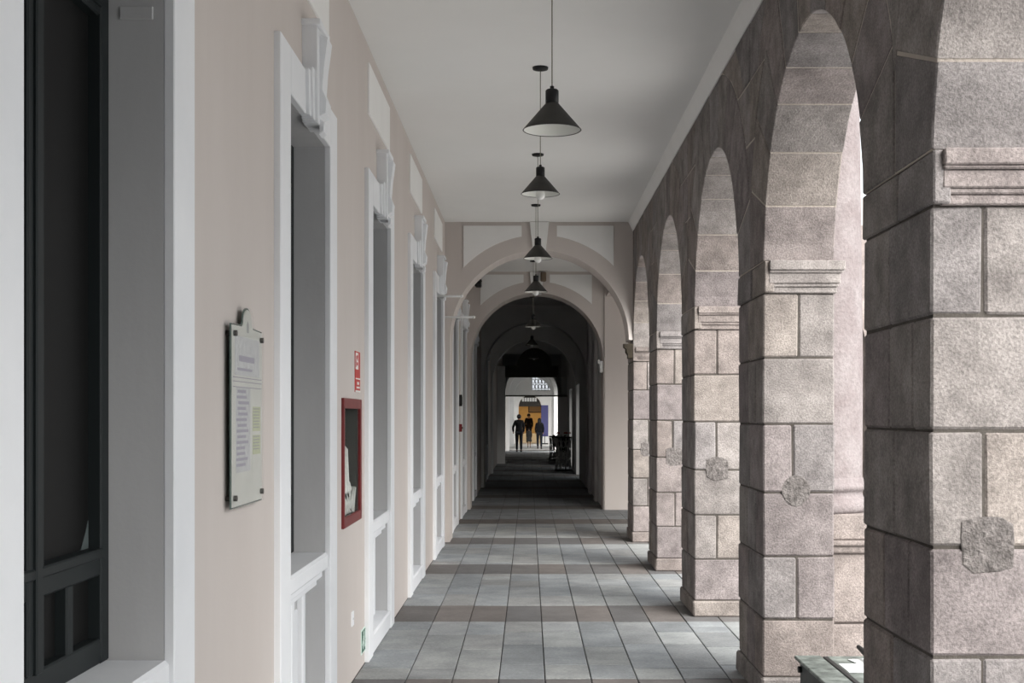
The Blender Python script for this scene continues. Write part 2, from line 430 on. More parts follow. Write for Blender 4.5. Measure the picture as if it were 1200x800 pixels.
wb = build('wall_back', MB().box(-1.42, XO, YB-.2, YB, 0, ZC+.1), 'pink_plaster', kind='structure'); tag(wb, 'pink plaster wall closing the arcade behind the viewer', 'wall')

def window(n, c, label, group=None, door=False):
    r = empty('window_%d' % n, (-1.18, c, 0)); tag(r, label, 'window', group, 'structure')
    xf = -1.07; ho = .575
    for s in (-1, 1):                                  # architrave + reveal lining
        ya, yb2, yc2 = c+s*ho, c+s*(ho+.235), c+s*(ho+.022)
        y_lo, y_hi = min(ya, yb2), max(ya, yb2)
        j = build('jamb_trim', MB().cbox(XL-.004, xf, y_lo, y_hi, 0, 3.31, .004), 'trim_paint', r)
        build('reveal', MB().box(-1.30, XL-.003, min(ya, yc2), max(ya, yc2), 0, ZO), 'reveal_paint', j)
    l = build('lintel_trim', MB().cbox(XL-.004, xf, c-ho+.001, c+ho-.001, ZO-.02, 3.31, .004), 'trim_paint', r)
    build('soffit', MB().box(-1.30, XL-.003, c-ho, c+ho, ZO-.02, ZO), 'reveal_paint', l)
    # keystone: stepped wedge
    def wedge(wt, wb_, z0, z1): return [(c-wb_/2, z0), (c+wb_/2, z0), (c+wt/2, z1), (c-wt/2, z1)]
    k = build('keystone', MB().prism(wedge(.27, .21, 3.075, 3.54), XL-.003, -1.025, 'x', .004), 'trim_paint', r)
    build('keystone_step', MB().prism(wedge(.42, .37, 3.095, 3.312), XL, -1.052, 'x', .003).prism(wedge(.34, .29, 3.085, 3.33), XL, -1.04, 'x', .003), 'trim_paint', k)
    build('keystone_scroll', MB().prism([(-1.03, 3.11), (-.995, 3.13), (-.99, 3.19), (-1.012, 3.24), (-1.004, 3.36), (-.995, 3.42), (-.985, 3.50), (-1.03, 3.51)], c-.07, c+.07, 'y', .004).prism([(-1.03, 3.03), (-1.008, 3.045), (-1.004, 3.09), (-1.03, 3.11)], c-.05, c+.05, 'y', .004), 'trim_paint', k)
    build('keystone_cap', MB().cbox(XL-.002, -1.008, c-.15, c+.15, 3.54, 3.57, .004), 'trim_paint', k)
    sl = build('sill', MB().cbox(-1.30, -1.083, c-ho+.003, c+ho-.003, .825, .915, .012), 'trim_paint', r)
    build('sill_moulding', MB().cbox(-1.30, -1.115, c-ho+.003, c+ho-.003, .78, .823, .006).cbox(-1.30, -1.145, c-ho+.003, c+ho-.003, .735, .78, .006), 'trim_paint', sl)
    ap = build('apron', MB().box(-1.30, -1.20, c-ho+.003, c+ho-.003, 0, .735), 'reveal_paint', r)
    for yy in (c-.50, c, c+.30):
        build('apron_stile', MB().cbox(-1.20, -1.165, yy-.035, yy+.035, .145, .735, .006), 'trim_paint', ap)
    for ya, yb3 in ((c-.42, c-.06), (c+.06, c+.24)):
        build('apron_panel', MB().cbox(-1.20, -1.185, ya, yb3, .20, .66, .008), 'trim_paint', ap)
    build('plinth_step', MB().cbox(-1.30, -1.075, c-ho+.003, c+ho-.003, 0, .14, .012), 'trim_paint', r)
    # dark joinery
    f0, f1 = -1.318, -1.268
    fr = MB(); ya, yb4 = c-ho, c+ho; zb, zt = .915, ZO-.02
    fr.cbox(f0, f1, ya, ya+.07, zb, zt, .005).cbox(f0, f1, yb4-.07, yb4, zb, zt, .005).cbox(f0, f1-.003, ya+.066, yb4-.066, zb, zb+.075, .005).cbox(f0, f1-.003, ya+.066, yb4-.066, zt-.06, zt, .005)
    f = build('window_frame', fr, 'frame_green', r)
    build('rail', MB().cbox(f0, f1-.004, ya+.066, yb4-.066, 1.175, 1.235, .006).cbox(f0, f1+.008, ya+.066, yb4-.066, 1.228, 1.258, .005), 'frame_green', f)
    build('transom_rail', MB().cbox(f0, f1-.004, ya+.066, yb4-.066, 2.835, 2.90, .006).cbox(f0, f1+.008, ya+.066, yb4-.066, 2.86, 2.885, .005), 'frame_green', f)
    build('meeting_stile', MB().cbox(f0, f1+.002, c-.055, c+.055, zb+.07, zt-.055, .005).cbox(f0, f1+.012, c-.02, c+.02, zb+.07, zt-.055, .004), 'frame_green', f)
    for yy in (c-.265, c+.265): build('mullion', MB().cbox(f0, f1-.006, yy-.025, yy+.025, zb+.07, 1.18, .005), 'frame_green', f)
    for a0, a1, z0, z1 in [(q0, q1, z0, z1) for z0, z1 in ((1.24, 2.85), (2.88, zt-.05)) for q0, q1 in ((ya+.06, c-.05), (c+.05, yb4-.06))]+[(q0, q1, zb+.06, 1.19) for q0, q1 in ((ya+.06, c-.28), (c-.25, c-.05), (c+.05, c+.25), (c+.28, yb4-.06))]:
        build('pane', MB().box(f0+.004, f0+.010, a0, a1, z0, z1), 'dark_pane', f)
    return r, f
wlab = ['tall dark paned window in a deep white reveal beside the hanging notice board',
        'white framed window niche between the notice board and the red hose cabinet',
        'white framed window niche just past the red hose cabinet and green sign',
        'white framed window niche, second past the red hose cabinet',
        'white framed window niche up against the first cross arch, above the white rods',
        'white framed window niche just behind the first cross arch',
        'white framed window niche next to the second cross arch']
for n, c in enumerate(WIN):
    r, f = window(n+1, c, wlab[n])
    if n == 0:
        b = c+.575-.06
        build('peeling_film', MB().prism([(b-.012, 1.258), (b-.012, 1.34), (b-.035, 1.305), (b-.075, 1.258)], -1.3075, -1.306, 'x'), 'pane_film', f)
        build('vent_cover', MB().cbox(-1.235, -1.135, c+.568, c+.577, 2.845, 2.885, .002), 'reveal_paint', r)
for n, c in enumerate(FAR): window(8+n, c, ['window niche in the dark passage past the second cross arch', 'window niche in the dark passage past the third cross arch'][n])

# ------------------------------------------------------------------ cross arches
def cross(y, th, label, x0=-1.1, x1=1.357, xc=.134, r=1.17, zc=2.64, m='pink_plaster', panels=True, right_leg=None, left_leg=True, zt=ZC, pm='white_plaster', group=None):
    mb = MB(); n = 40
    ang = sorted([PI*k/n for k in range(n+1)]+[math.atan2(zt-zc, x1-xc), PI-math.atan2(zt-zc, xc-x0)])
    inn = []; out = []
    for t in ang:
        c_, s_ = math.cos(t), math.sin(t); inn.append((xc+r*c_, zc+r*s_))
        k = 9e9
        if c_ > 1e-6: k = min(k, (x1-xc)/c_)
        if c_ < -1e-6: k = min(k, (x0-xc)/c_)
        if s_ > 1e-6: k = min(k, (zt-zc)/s_)
        out.append((xc+k*c_, zc+k*s_))
    m_ = len(inn); vs = []
    for yy in (y, y+th): vs += [(p[0], yy, p[1]) for p in inn]+[(p[0], yy, p[1]) for p in out]
    fs = []
    for k in range(m_-1):
        fs += [(k, k+1, m_+k+1, m_+k), (2*m_+k, 2*m_+k+1, 3*m_+k+1, 3*m_+k), (k, k+1, 2*m_+k+1, 2*m_+k), (m_+k, m_+k+1, 3*m_+k+1, 3*m_+k)]
    fs += [(0, m_, 3*m_, 2*m_), (m_-1, 2*m_-1, 4*m_-1, 3*m_-1)]
    mb.add(vs, fs)
    if left_leg: mb.box(x0-.02, xc-r, y, y+th, 0, zc)
    if right_leg: mb.box(xc+r, right_leg, y, y+th, 0, zc)
    o = build('wall_cross', mb, m, kind='structure'); tag(o, label, 'arch', group)
    # raised archivolt line
    def arc(r0, a0, a1, n=20): return [(xc+r0*math.cos(a0+(a1-a0)*k/n), zc+r0*math.sin(a0+(a1-a0)*k/n)) for k in range(n+1)]
    if panels:
        RP = r+.20; xo = x1-.13*(x1-xc)/1.2; top = zt-.05
        for s in (-1, 1):
            xe = xc+s*(.97 if s > 0 else .99); xi = xc+s*.23
            # from inner top corner, outer top corner, down, along the arc
            a_out = math.acos(min(1, abs(xe-xc)/RP)); a_in = math.acos(abs(xi-xc)/RP)
            pts = [(xi, top), (xe, top)]+[(xc+s*RP*math.cos(a_out+(a_in-a_out)*k/12), zc+RP*math.sin(a_out+(a_in-a_out)*k/12)) for k in range(13)]
            if s < 0: pts = pts[::-1]
            # split in vertical strips so that caps stay convex
            b_ = MB(); arcp = [(xc+s*RP*math.cos(a_out+(a_in-a_out)*k/12), zc+RP*math.sin(a_out+(a_in-a_out)*k/12)) for k in range(13)]
            for p, q in zip(arcp[:-1], arcp[1:]):
                b_.prism([(p[0], p[1]), (q[0], q[1]), (q[0], top), (p[0], top)], y-.012, y+.02, 'y')
            build('spandrel_panel', b_, pm, o)
        build('keystone', MB().prism([(xc-.085, zc+r-.005), (xc+.085, zc+r-.005), (xc+.125, zt-.005), (xc-.125, zt-.005)], y-.05, y+th*.5, 'y', .006), pm, o)
    return o
c1 = cross(Y1, .6, 'pink cross arch with white spandrel panels, nearest along the corridor', x0=-1.1, x1=1.357)
c2 = cross(Y2, .7, 'pink cross arch with white spandrel panels at the mouth of the dark passage', x1=1.33, right_leg=1.33)
build('corner_pillar', MB().box(1.325, 2.4, Y2-.04, Y2+.7, 0, ZC), 'pink_plaster', c2)
build('corbel', MB().prism([(1.36, 2.40), (1.29, 2.40), (1.29, 2.44), (1.265, 2.48), (1.265, 2.53), (1.235, 2.55), (1.235, 2.59), (1.36, 2.59)], Y1-.02, Y1+.15, 'y', .01), 'corbel_stone', c1)
wp = build('wall_portal_shade', MB().box(XR, XO, ye, Y2-.04, 3.75, 5.6).box(1.80, 14, ye-.6, Y2+.7, ZC, ZC+.35).box(2.4, 14, Y2-.04, Y2+.7, 0, ZC).box(13.6, 14, ye, Y2, 0, ZC), 'pink_plaster', kind='structure')  # gallery roof and walls added out of view to keep sun off the pillar
tag(wp, 'unseen plaster side gallery added to shade the opening beside the two cross arches', 'wall')
for k in range(3):
    cross(ye-.6, .6, 'unseen stone arch of the added side gallery, limiting its light', x0=1.80+3.1*k, x1=4.90+3.1*k, xc=3.35+3.1*k, r=1.13, zc=2.47, m='stone', panels=False, right_leg=4.90+3.1*k, group='arches of the added shading gallery')  # arches added with the gallery to cut the light entering it
c3 = cross(Y3, .6, 'unlit cross arch third along the passage', m='dimmed_plaster', x1=1.33, right_leg=1.33, panels=False)
c4 = cross(Y4, .6, 'unlit cross arch fourth along the passage', m='dimmed_plaster', x1=1.33, right_leg=1.33, panels=False)
wt = build('wall_passage', MB().box(1.325, 1.77, Y2+.7, 33.8, 0, ZC).box(1.325, 1.77, 33.8, 36, 2.5, ZC).box(1.325, 1.77, 36, 39.6, 0, ZC).box(1.325, 1.77, 39.6, 42, 2.5, ZC).box(1.325, 1.77, 42, 57, 0, ZC).box(1.325, 1.77, 57, YE, 3.2, ZC), 'dimmed_plaster', kind='structure')
tag(wt, 'plain dim wall on the courtyard side of the dark passage', 'wall')
build('glass_side_screen', MB().box(1.45, 1.46, 33.8, 36, 0, 2.5), 'blue_glass', wt); build('glass_side_screen', MB().box(1.45, 1.46, 39.6, 42, 0, 2.5), 'blue_glass', wt)  # second screen and its opening added to let more light in
for yy in (24.6, 27.0): build('pilaster', MB().cbox(1.26, 1.33, yy, yy+.4, 0, ZC, .01), 'dimmed_plaster', wt)
# screen with dark tympanum and glass transom
sc = empty('door_1', (.2, Y5, 0)); tag(sc, 'dark round topped tympanum over a smoky glass transom in the passage', 'screen', kind='structure')
ty = MB().prism([(.18+.59*math.cos(PI*k/24), 3.36+.62*math.sin(PI*k/24)) for k in range(25)], Y5, Y5+.08, 'y').box(-.82, 1.0, Y5, Y5+.08, 2.97, 3.36)
build('tympanum', ty, 'wood_dark', sc)
build('screen_wall', MB().box(-1.1, -.82, Y5, Y5+.1, 0, 3.36).box(1.0, 1.33, Y5, Y5+.1, 0, 2.3), 'white_plaster', sc)
build('transom_glass', MB().box(-.80, 1.30, Y5+.03, Y5+.04, 2.36, 2.97), 'smoky_glass', sc)
build('transom_bar', MB().box(-.82, 1.33, Y5, Y5+.07, 2.31, 2.36), 'wood_dark', sc)
c5 = cross(52.5, .5, 'pale cross arch framing the daylight at the far end of the passage', m='dimmed_plaster', x1=1.33, right_leg=1.33, panels=False, r=1.08, xc=.1)
c6 = cross(YE, .5, 'white arch at the edge of the bright far vestibule', m='white_plaster', x1=1.8, right_leg=1.8, panels=False, r=1.05, xc=.12, zc=2.75, zt=ZC)
c7 = cross(68, .4, 'white inner arch of the bright far vestibule', m='white_plaster', x1=1.8, x0=-1.4, right_leg=1.8, panels=False, r=1.0, xc=.2, zc=2.7, zt=ZC)
vb = build('ceiling_vestibule', MB().box(-3.2, 3.2, YE, 76.4, ZC, ZC+.3).box(-3.3, -3.2, YE, 76.4, 0, ZC+.3).box(3.2, 3.3, YE, 68.5, 0, ZC+.3).box(3.2, 3.3, 72.5, 76.4, 0, ZC+.3), 'white_plaster', kind='structure'); tag(vb, 'plaster ceiling over the bright far vestibule, with side walls added to dim it', 'ceiling')  # side walls added to cut the daylight in the vestibule
fw = build('wall_end', MB().box(-6, -.62, 76, 76.4, 0, 6).box(.72, .78, 76, 76.4, 0, 3.15).box(.78, 8, 76, 76.4, 0, 3.15).box(-.62, .15, 76, 76.4, 3.15, 6).box(1.55, 8, 76, 76.4, 3.15, 6).box(.15, 1.55, 76, 76.4, 3.95, 6)
           .prism([(-.62, 2.2)]+[(.05+.67*math.cos(PI-PI*k/16), 2.2+.67*math.sin(PI-PI*k/16)) for k in range(17)]+[(.72, 2.2), (.72, 3.15), (-.62, 3.15)], 76, 76.4, 'y'), 'white_plaster', kind='structure')
tag(fw, 'white end wall with an arched doorway and a high grilled window', 'wall')
gr = MB(); gx0, gx1, gz0, gz1 = .15, 1.55, 3.15, 3.95; gy = 76.1
for z in (gz0+.02, gz1-.02): gr.box(gx0, gx1, gy, gy+.03, z-.02, z+.02)
for k in range(8):
    x = gx0+.02+(gx1-gx0-.04)*k/7; gr.box(x-.016, x+.016, gy, gy+.03, gz0, gz1)
for k in range(7):
    x = gx0+(gx1-gx0)*(k+.5)/7
    for zc_ in (3.38, 3.70): gr.tube([(x+.085*math.cos(a*PI/5), gy+.015, zc_+.13*math.sin(a*PI/5)) for a in range(11)], .02, 5)
build('iron_grille', gr, 'black_iron', fw)
build('fanlight', MB().prism([(.05+.66*math.cos(PI*k/16), 2.2+.66*math.sin(PI*k/16)) for k in range(17)], 76.15, 76.2, 'y'), 'wood_dark', fw)
fg = MB()
for k in range(6): fg.box(-.42+.15*k, -.30+.15*k, 76.13, 76.15, 2.50, 2.72)
build('fanlight_pane', fg, 'white_metal', fw)
fb = build('wall_ochre', MB().box(-2.2, 2.2, 84, 84.2, .5, 3.0).box(-2.2, 2.2, 76.4, 84.2, 3.0, 3.1).box(-2.3, -2.2, 76.4, 84.2, 0, 3).box(2.2, 2.3, 76.4, 84.2, 0, 3), 'ochre', kind='structure')
tag(fb, 'ochre wall of the lit room at the far end', 'wall')
build('sunlit_floor_strip', MB().box(-2.2, 2.2, 83.9, 84.2, 0, .5), 'white_plaster', fb)  # white strip at the wall base stands in for sunlit floor
ld = bpy.data.lights.new('room_light', 'AREA'); ld.energy = 55; ld.size = 2; ld.color = (1, .8, .5)
lo = bpy.data.objects.new('room_light', ld); COL.objects.link(lo); lo.location = (0, 81, 2.9)
pc = build('wall_picture', MB().cbox(-.05, .95, 83.93, 84, 1.85, 2.4, .02), 'picture_dark'); tag(pc, 'dark wide framed picture on the ochre wall', 'picture')
build('picture_sheet', MB().box(.02, .88, 83.922, 83.935, 1.92, 2.33), 'brown_box', pc)
bn = build('banner', MB().cbox(.70, 1.12, 74.5, 74.54, .45, 2.27, .01), 'banner_blue'); tag(bn, 'tall blue standing banner beside the far doorway', 'banner')
build('banner_foot', MB().cbox(.72, 1.10, 74.35, 74.7, -.01, .06, .01).box(.89, .93, 74.5, 74.54, .05, .6), 'black_iron', bn)
wc = build('wall_court', MB().box(24, 24.5, -10, 96, 0, 6.5), 'white_plaster', kind='structure'); tag(wc, 'plain plaster wall on the other side of the courtyard', 'wall')

# ------------------------------------------------------------------ pendant lamps
def lamp(y, zb, x, label, bulb=True):
    r = empty('pendant_lamp', (x, y, zb)); tag(r, label, 'lamp', 'black pendant lamps along the corridor ceiling')
    R = .1425; h = .128; t = .003
    sh = build('shade', MB().lathe([(R, zb), (.032, zb+h)], x, y, 32).lathe([(R, zb), (R-.003, zb-.002), (R-.006, zb+.001)], x, y, 32), 'lamp_shade', r)
    build('shade_lining', MB().lathe([(R-.005, zb), (.029, zb+h-.003), (0, zb+h-.003)], x, y, 32), 'lamp_inside', sh)
    so = build('socket', MB().lathe([(0, zb+h-.002), (.032, zb+h-.002), (.032, zb+h+.062), (.026, zb+h+.068), (.010, zb+h+.070), (.010, zb+h+.084), (0, zb+h+.084)], x, y, 20), 'lamp_black', r)
    build('cord', MB().tube([(x, y, zb+h+.08), (x, y, ZC-.015)], .0035, 6), 'cord', r)
    build('ceiling_canopy', MB().lathe([(0, ZC-.022), (.03, ZC-.022), (.055, ZC-.016), (.058, ZC), (0, ZC)], x, y, 20), 'lamp_black', r)
    if bulb:
        zc = zb-.010; build('bulb', MB().lathe([(0, zc-.034), (.018, zc-.030), (.031, zc-.015), (.035, zc), (.031, zc+.018), (.02, zc+.045), (.014, zc+.06), (.014, zc+.09)], x, y, 16), 'bulb', so)
lamp(6.18, 1.65+1.378, .111, 'black cone pendant lamp with an empty white lining, no bulb showing', False)
lamp(9.30, 1.65+1.610, .082, 'black cone pendant lamp with a bulb, second along from the bulbless one')
lamp(12.38, 1.65+1.520, .085, 'black cone pendant lamp third along, before the first white keystone')
lamp(15.35, 1.65+1.484, .082, 'black cone pendant lamp hanging just before the first cross arch')
lamp(20.90, 1.65+1.45, .07, 'black cone pendant lamp hanging between the two pink cross arches')
lamp(27.2, 1.65+1.50, .06, 'pendant lamp in the dark passage before the third arch')
lamp(34.0, 1.65+1.52, .13, 'pendant lamp in the dark passage before the fourth arch')

# ------------------------------------------------------------------ things on the left wall
def wy(b, y0, y1, z0, z1, x0, x1, c=.002): return b.cbox(x0, x1, y0, y1, z0, z1, c)
# notice board
nb = empty('notice_board', (-1.08, 4.875, 1.31)); tag(nb, 'clear acrylic notice board with arched top tab, papers inside, on pink wall', 'notice board')
y0, y1, z0, z1 = 4.61, 5.14, 1.312, 1.985; xc_ = -1.073
tab = [(4.875+.075*math.cos(a*PI/12), z1+.02+.055*math.sin(a*PI/12)) for a in range(13)]
outl = [(y0, z0), (y1, z0), (y1, z1), (4.97, z1+.004)]+tab+[(4.78, z1+.004), (y0, z1)]
def ins(pts, k): cy = 4.875; cz = (z0+z1)/2; return [(cy+(p[0]-cy)*(1-k/.265), cz+(p[1]-cz)*(1-k/.34)) for p in pts]
build('back_sheet', MB().prism(outl, xc_-.006, xc_-.001, 'x'), 'acrylic_edge', nb)
bd = build('board', MB().prism(ins(outl, .006), xc_-.001, xc_+.0015, 'x'), 'notice_board', nb)
def pr(name, m, a0, a1, b0, b1, dx=.002): return build(name, MB().box(xc_+dx-.0005, xc_+dx, a0, a1, b0, b1), m, nb)
pr('heading_sheet', 'notice_grey', 4.66, 5.08, 1.80, 1.945)
pr('notice_sheet', 'notice_grey', 4.68, 4.92, 1.44, 1.755)
pr('green_sheet', 'notice_green', 4.96, 5.10, 1.59, 1.685); pr('green_sheet', 'notice_green', 4.96, 5.10, 1.50, 1.575)
pr('pale_sheet', 'notice_board', 4.95, 5.10, 1.40, 1.49)
ink = MB()
for (a0, a1, z, t) in ((4.73, 4.99, 1.852, .022), (4.70, 4.95, 1.818, .010)): ink.box(xc_+.0021, xc_+.0026, a0, a1, z, z+t)
build('heading_print', ink, 'print_violet', nb)
ink = MB()
for a, z in ((0, 1.79), (0, 1.775), (0, 1.755)): ink.box(xc_+.0021, xc_+.0026, 4.63, 5.12, z, z+.003)
z = 1.735
while z > 1.45:
    if random.random() > .12:
        a0 = 4.70+random.uniform(-.02, .02); ink.box(xc_+.0021, xc_+.0026, a0, a0+random.uniform(.13, .2), z, z+.011)
    z -= .021
build('fine_print', ink, 'print_violet', nb)
ink = MB(); z = 1.675
while z > 1.51:
    if not 1.575 < z < 1.592: ink.box(xc_+.0021, xc_+.0026, 4.97, 5.08, z, z+.004)
    z -= .012
build('green_sheet_print', ink, 'print_grey', nb)
build('crest', MB().prism([(4.86, 1.965), (4.89, 1.965), (4.893, 1.995), (4.875, 2.01), (4.857, 1.995)], xc_+.0015, xc_+.0025, 'x'), 'print_grey', nb)
build('glazing', MB().prism(outl, xc_+.006, xc_+.009, 'x'), 'clear_glass', nb)
for yy, zz in ((4.645, 1.35), (5.105, 1.35), (4.645, 1.95), (5.105, 1.95)):
    b_ = MB(); b_.tube([(XL-.002, yy, zz), (xc_+.014, yy, zz)], .011, 10); build('standoff_bolt', b_, 'bolt', nb)
# hose cabinet
hc = empty('fire_hose_cabinet', (-1.1, 7.895, .985)); tag(hc, 'red framed glazed fire hose cabinet set into the pink wall', 'fire cabinet')
a0, a1, b0, b1 = 7.50, 8.29, .985, 1.755; t = .062
for q in ((a0, a0+.028, b0, b1), (a1-t, a1, b0, b1), (a0+.028, a1-t, b0, b0+t), (a0+.028, a1-t, b1-t, b1)):
    build('frame_bar', wy(MB(), *q, XL-.003, XL+.018, .004), 'red_paint', hc)
ib = MB(); i0, i1, k0, k1 = HC[0]+.002, HC[1]-.002, HC[2]+.002, HC[3]-.002
ib.box(-1.279, -1.27, i0, i1, k0, k1).box(-1.27, XL-.004, i0, i0+.006, k0, k1).box(-1.27, XL-.004, i1-.006, i1, k0, k1).box(-1.27, XL-.004, i0, i1, k0, k0+.006).box(-1.27, XL-.004, i0, i1, k1-.006, k1)
build('cabinet_box', ib, 'cabinet_inside', hc)
build('glass_door', MB().box(XL+.004, XL+.006, a0+.026, a1-t+.004, b0+t-.004, b1-t+.004), 'clear_glass', hc)
hs = MB()
for k in range(11):
    yy = 7.58+.05*k; zt_ = 1.18+.34*math.sin(PI*min(1, (k+1)/7.0))-.012*k; xo = -1.126+.010*(k % 2)
    hs.tube([(xo-.01, yy, 1.05), (xo, yy+.03, 1.13), (xo+.008, yy+.02, 1.20), (xo, yy+.005, zt_-.03), (xo-.015, yy-.01, zt_), (xo-.02, yy-.03, zt_-.06), (xo-.012, yy-.02, 1.16), (xo, yy+.03, 1.06)], .021, 8)
build('hose', hs, 'hose_canvas', hc)
build('nozzle', MB().lathe([(.012, 1.40), (.028, 1.43), (.022, 1.56), (.03, 1.58), (.03, 1.62), (0, 1.62)], -1.15, 7.68, 12), 'steel', hc)
build('extinguisher_bottle', MB().lathe([(0, 1.035), (.045, 1.035), (.045, 1.25), (.03, 1.29), (.012, 1.31), (.012, 1.35), (0, 1.35)], -1.21, 7.97, 14), 'bottle_green', hc)
# fire sign
fs_ = build('fire_sign', wy(MB(), 8.07, 8.30, 1.80, 2.06, XL-.002, XL+.005), 'red_sign'); tag(fs_, 'small red and white fire sign above the hose cabinet', 'sign')
def onw(par, name, m, quads, x):
    b_ = MB()
    for q in quads: b_.prism(q, x, x+.0012, 'x')
    return build(name, b_, m, par)
def rq(a, b, c, d): return [(a, c), (b, c), (b, d), (a, d)]
onw(fs_, 'sign_print', 'white_print', [rq(8.08, 8.20, 1.945, 2.05), rq(8.08, 8.29, 1.882, 1.890), rq(8.15, 8.24, 1.848, 1.866), rq(8.12, 8.27, 1.825, 1.836), rq(8.07, 8.30, 1.80, 1.812)], XL+.005)
onw(fs_, 'sign_pictogram', 'red_sign', [rq(8.10, 8.12, 1.96, 2.03), rq(8.13, 8.17, 1.97, 1.99), [(8.12, 2.02), (8.16, 2.0), (8.18, 2.03), (8.14, 2.04)]], XL+.0062)
# exit sign, low on the wall
ex = build('exit_sign', wy(MB(), 8.37, 8.67, .082, .245, XL-.002, XL+.004), 'mint_print'); tag(ex, 'small green evacuation sign with white pictograms low on the wall', 'sign')
onw(ex, 'sign_field', 'green_sign', [rq(8.382, 8.658, .093, .234)], XL+.004)
cir = [(8.475+.014*math.cos(k*PI/5), .215+.014*math.sin(k*PI/5)) for k in range(10)]
onw(ex, 'sign_pictogram', 'mint_print', [rq(8.54, 8.65, .17, .225), cir, [(8.45, .195), (8.49, .205), (8.51, .165), (8.47, .16)], [(8.47, .165), (8.49, .165), (8.45, .11), (8.43, .115)], [(8.49, .165), (8.51, .16), (8.53, .12), (8.51, .115)], [(8.40, .15), (8.44, .185), (8.44, .165), (8.52, .165), (8.52, .14), (8.44, .14), (8.44, .115)], rq(8.55, 8.64, .10, .155)], XL+.0053)
oc = build('outlet_cover', wy(MB(), 7.91, 7.99, .345, .435, XL-.002, XL+.008), 'trim_paint'); tag(oc, 'blank white outlet cover on pink wall under the hose cabinet', 'outlet')
build('outlet_screw', MB().tube([(XL+.006, 7.95, .39), (XL+.010, 7.95, .39)], .006, 8), 'steel', oc)
# white rods
for (yy, zz, xe, lb) in ((15.0, 3.05, -.79, 'thin white rod sticking out of the wall before the first cross arch'), (16.5, 2.92, -.715, 'thin white rod sticking out right at the first cross arch')):
    o = build('bracket_rod', MB().tube([(XL-.01, yy, zz), (xe, yy, zz)], .014, 8), 'white_metal'); tag(o, lb, 'rod')
    build('wall_plate', MB().cbox(XL-.004, XL+.012, yy-.04, yy+.04, zz-.04, zz+.04, .003), 'white_metal', o); build('rod_tip', MB().lathe([(0, zz-.02), (.018, zz-.012), (.02, zz), (.018, zz+.012), (0, zz+.02)], xe, yy, 10), 'white_metal', o)
# camera behind first arch
cc = empty('security_camera', (-.88, Y2-.1, 3.9)); tag(cc, 'small black security camera on the left of the second cross arch', 'camera')
build('camera_body', MB().cbox(-.94, -.83, Y2-.34, Y2-.10, 3.89, 3.99, .015), 'black_iron', cc); build('camera_arm', MB().tube([(-.885, Y2-.2, 3.97), (-.885, Y2-.08, 4.03), (-.885, Y2+.005, 4.03)], .018, 8), 'black_iron', cc); build('camera_hood', MB().cbox(-.95, -.82, Y2-.40, Y2-.10, 3.99, 4.005, .004), 'black_iron', cc)
sp = build('wall_speaker', MB().cbox(.20, .30, Y2-.16, Y2-.04, 4.0, 4.16, .015), 'brown_box'); tag(sp, 'small brown box speaker on the second cross arch by its keystone', 'speaker')
build('speaker_face', MB().cbox(.215, .285, Y2-.168, Y2-.158, 4.015, 4.145, .003), 'brown_box', sp)
el = build('emergency_light', MB().cbox(1.245, 1.306, Y2+.02, Y2+.14, 2.41, 2.62, .01), 'white_metal'); tag(el, 'small white emergency light inside the second cross arch', 'light')
build('light_head', MB().cbox(1.215, 1.25, Y2+.03, Y2+.13, 2.56, 2.64, .008), 'white_metal', el)
kb = build('key_switch', MB().cbox(XL-.002, XL+.05, 20.02, 20.12, 1.80, 1.98, .006), 'black_iron'); tag(kb, 'small black box on the wall between the niches past the first cross arch', 'switch')
build('switch_face', MB().box(XL+.05, XL+.054, 20.035, 20.105, 1.83, 1.95), 'metal_dark', kb)
fa = build('fire_alarm', MB().cbox(XL-.002, XL+.05, 20.02, 20.12, 1.40, 1.52, .006), 'red_paint'); tag(fa, 'small red alarm box below the black one past the first cross arch', 'alarm')
build('alarm_button', MB().tube([(XL+.045, 20.07, 1.46), (XL+.06, 20.07, 1.46)], .02, 10), 'black_iron', fa)

# ------------------------------------------------------------------ low box between the two nearest piers
bx = empty('low_table', (1.66, 6.3, 0)); tag(bx, 'low dark table with green marbled top and papers, between two stone piers', 'table')
ya, yb_ = 5.45, 6.95; zt = .35
build('table_body', MB().cbox(1.465, 1.90, ya+.02, yb_-.03, .03, zt-.02, .006), 'metal_dark', bx)
build('marble_top', MB().cbox(1.44, 1.582, ya, yb_, zt-.02, zt, .004), 'marble_green', bx)
build('marble_top', MB().cbox(1.612, 1.93, ya, yb_, zt-.02, zt-.004, .004), 'marble_green', bx)
build('black_rail', MB().cbox(1.583, 1.611, ya, yb_-.05, zt-.03, zt+.004, .003), 'black_iron', bx)
for yy, zz in ((yb_-.06, .285), (yb_-.06, .19)):
    h_ = MB(); h_.tube([(1.466, yy, zz), (1.448, yy, zz)], .018, 10); build('knob', h_, 'black_iron', bx)
for xx in (1.49, 1.87):
    for yy in (ya+.05, yb_-.06): build('foot', MB().cbox(xx-.02, xx+.02, yy-.02, yy+.02, 0, .035, .003), 'black_iron', bx)
def paper(lab, pts, z, nm='paper_sheet'):
    o = build(nm, MB().prism(pts, z, z+.003, 'z'), 'paper'); tag(o, lab, 'paper')
    cx = sum(p[0] for p in pts)/4; cy = sum(p[1] for p in pts)/4
    build('sheet_print', MB().box(cx-.02, cx+.045, cy-.02, cy-.005, z+.003, z+.0034).box(cx+.0, cx+.05, cy+.01, cy+.018, z+.003, z+.0034), 'ink', o)
paper('white printed sheet lying on the marbled table top by the rail', [(1.625, 6.50), (1.76, 6.50), (1.73, 6.72), (1.625, 6.72)], zt-.0035)
paper('white printed sheet on the marbled table top toward the courtyard', [(1.74, 6.62), (1.86, 6.66), (1.84, 6.86), (1.70, 6.83)], zt-.0008)
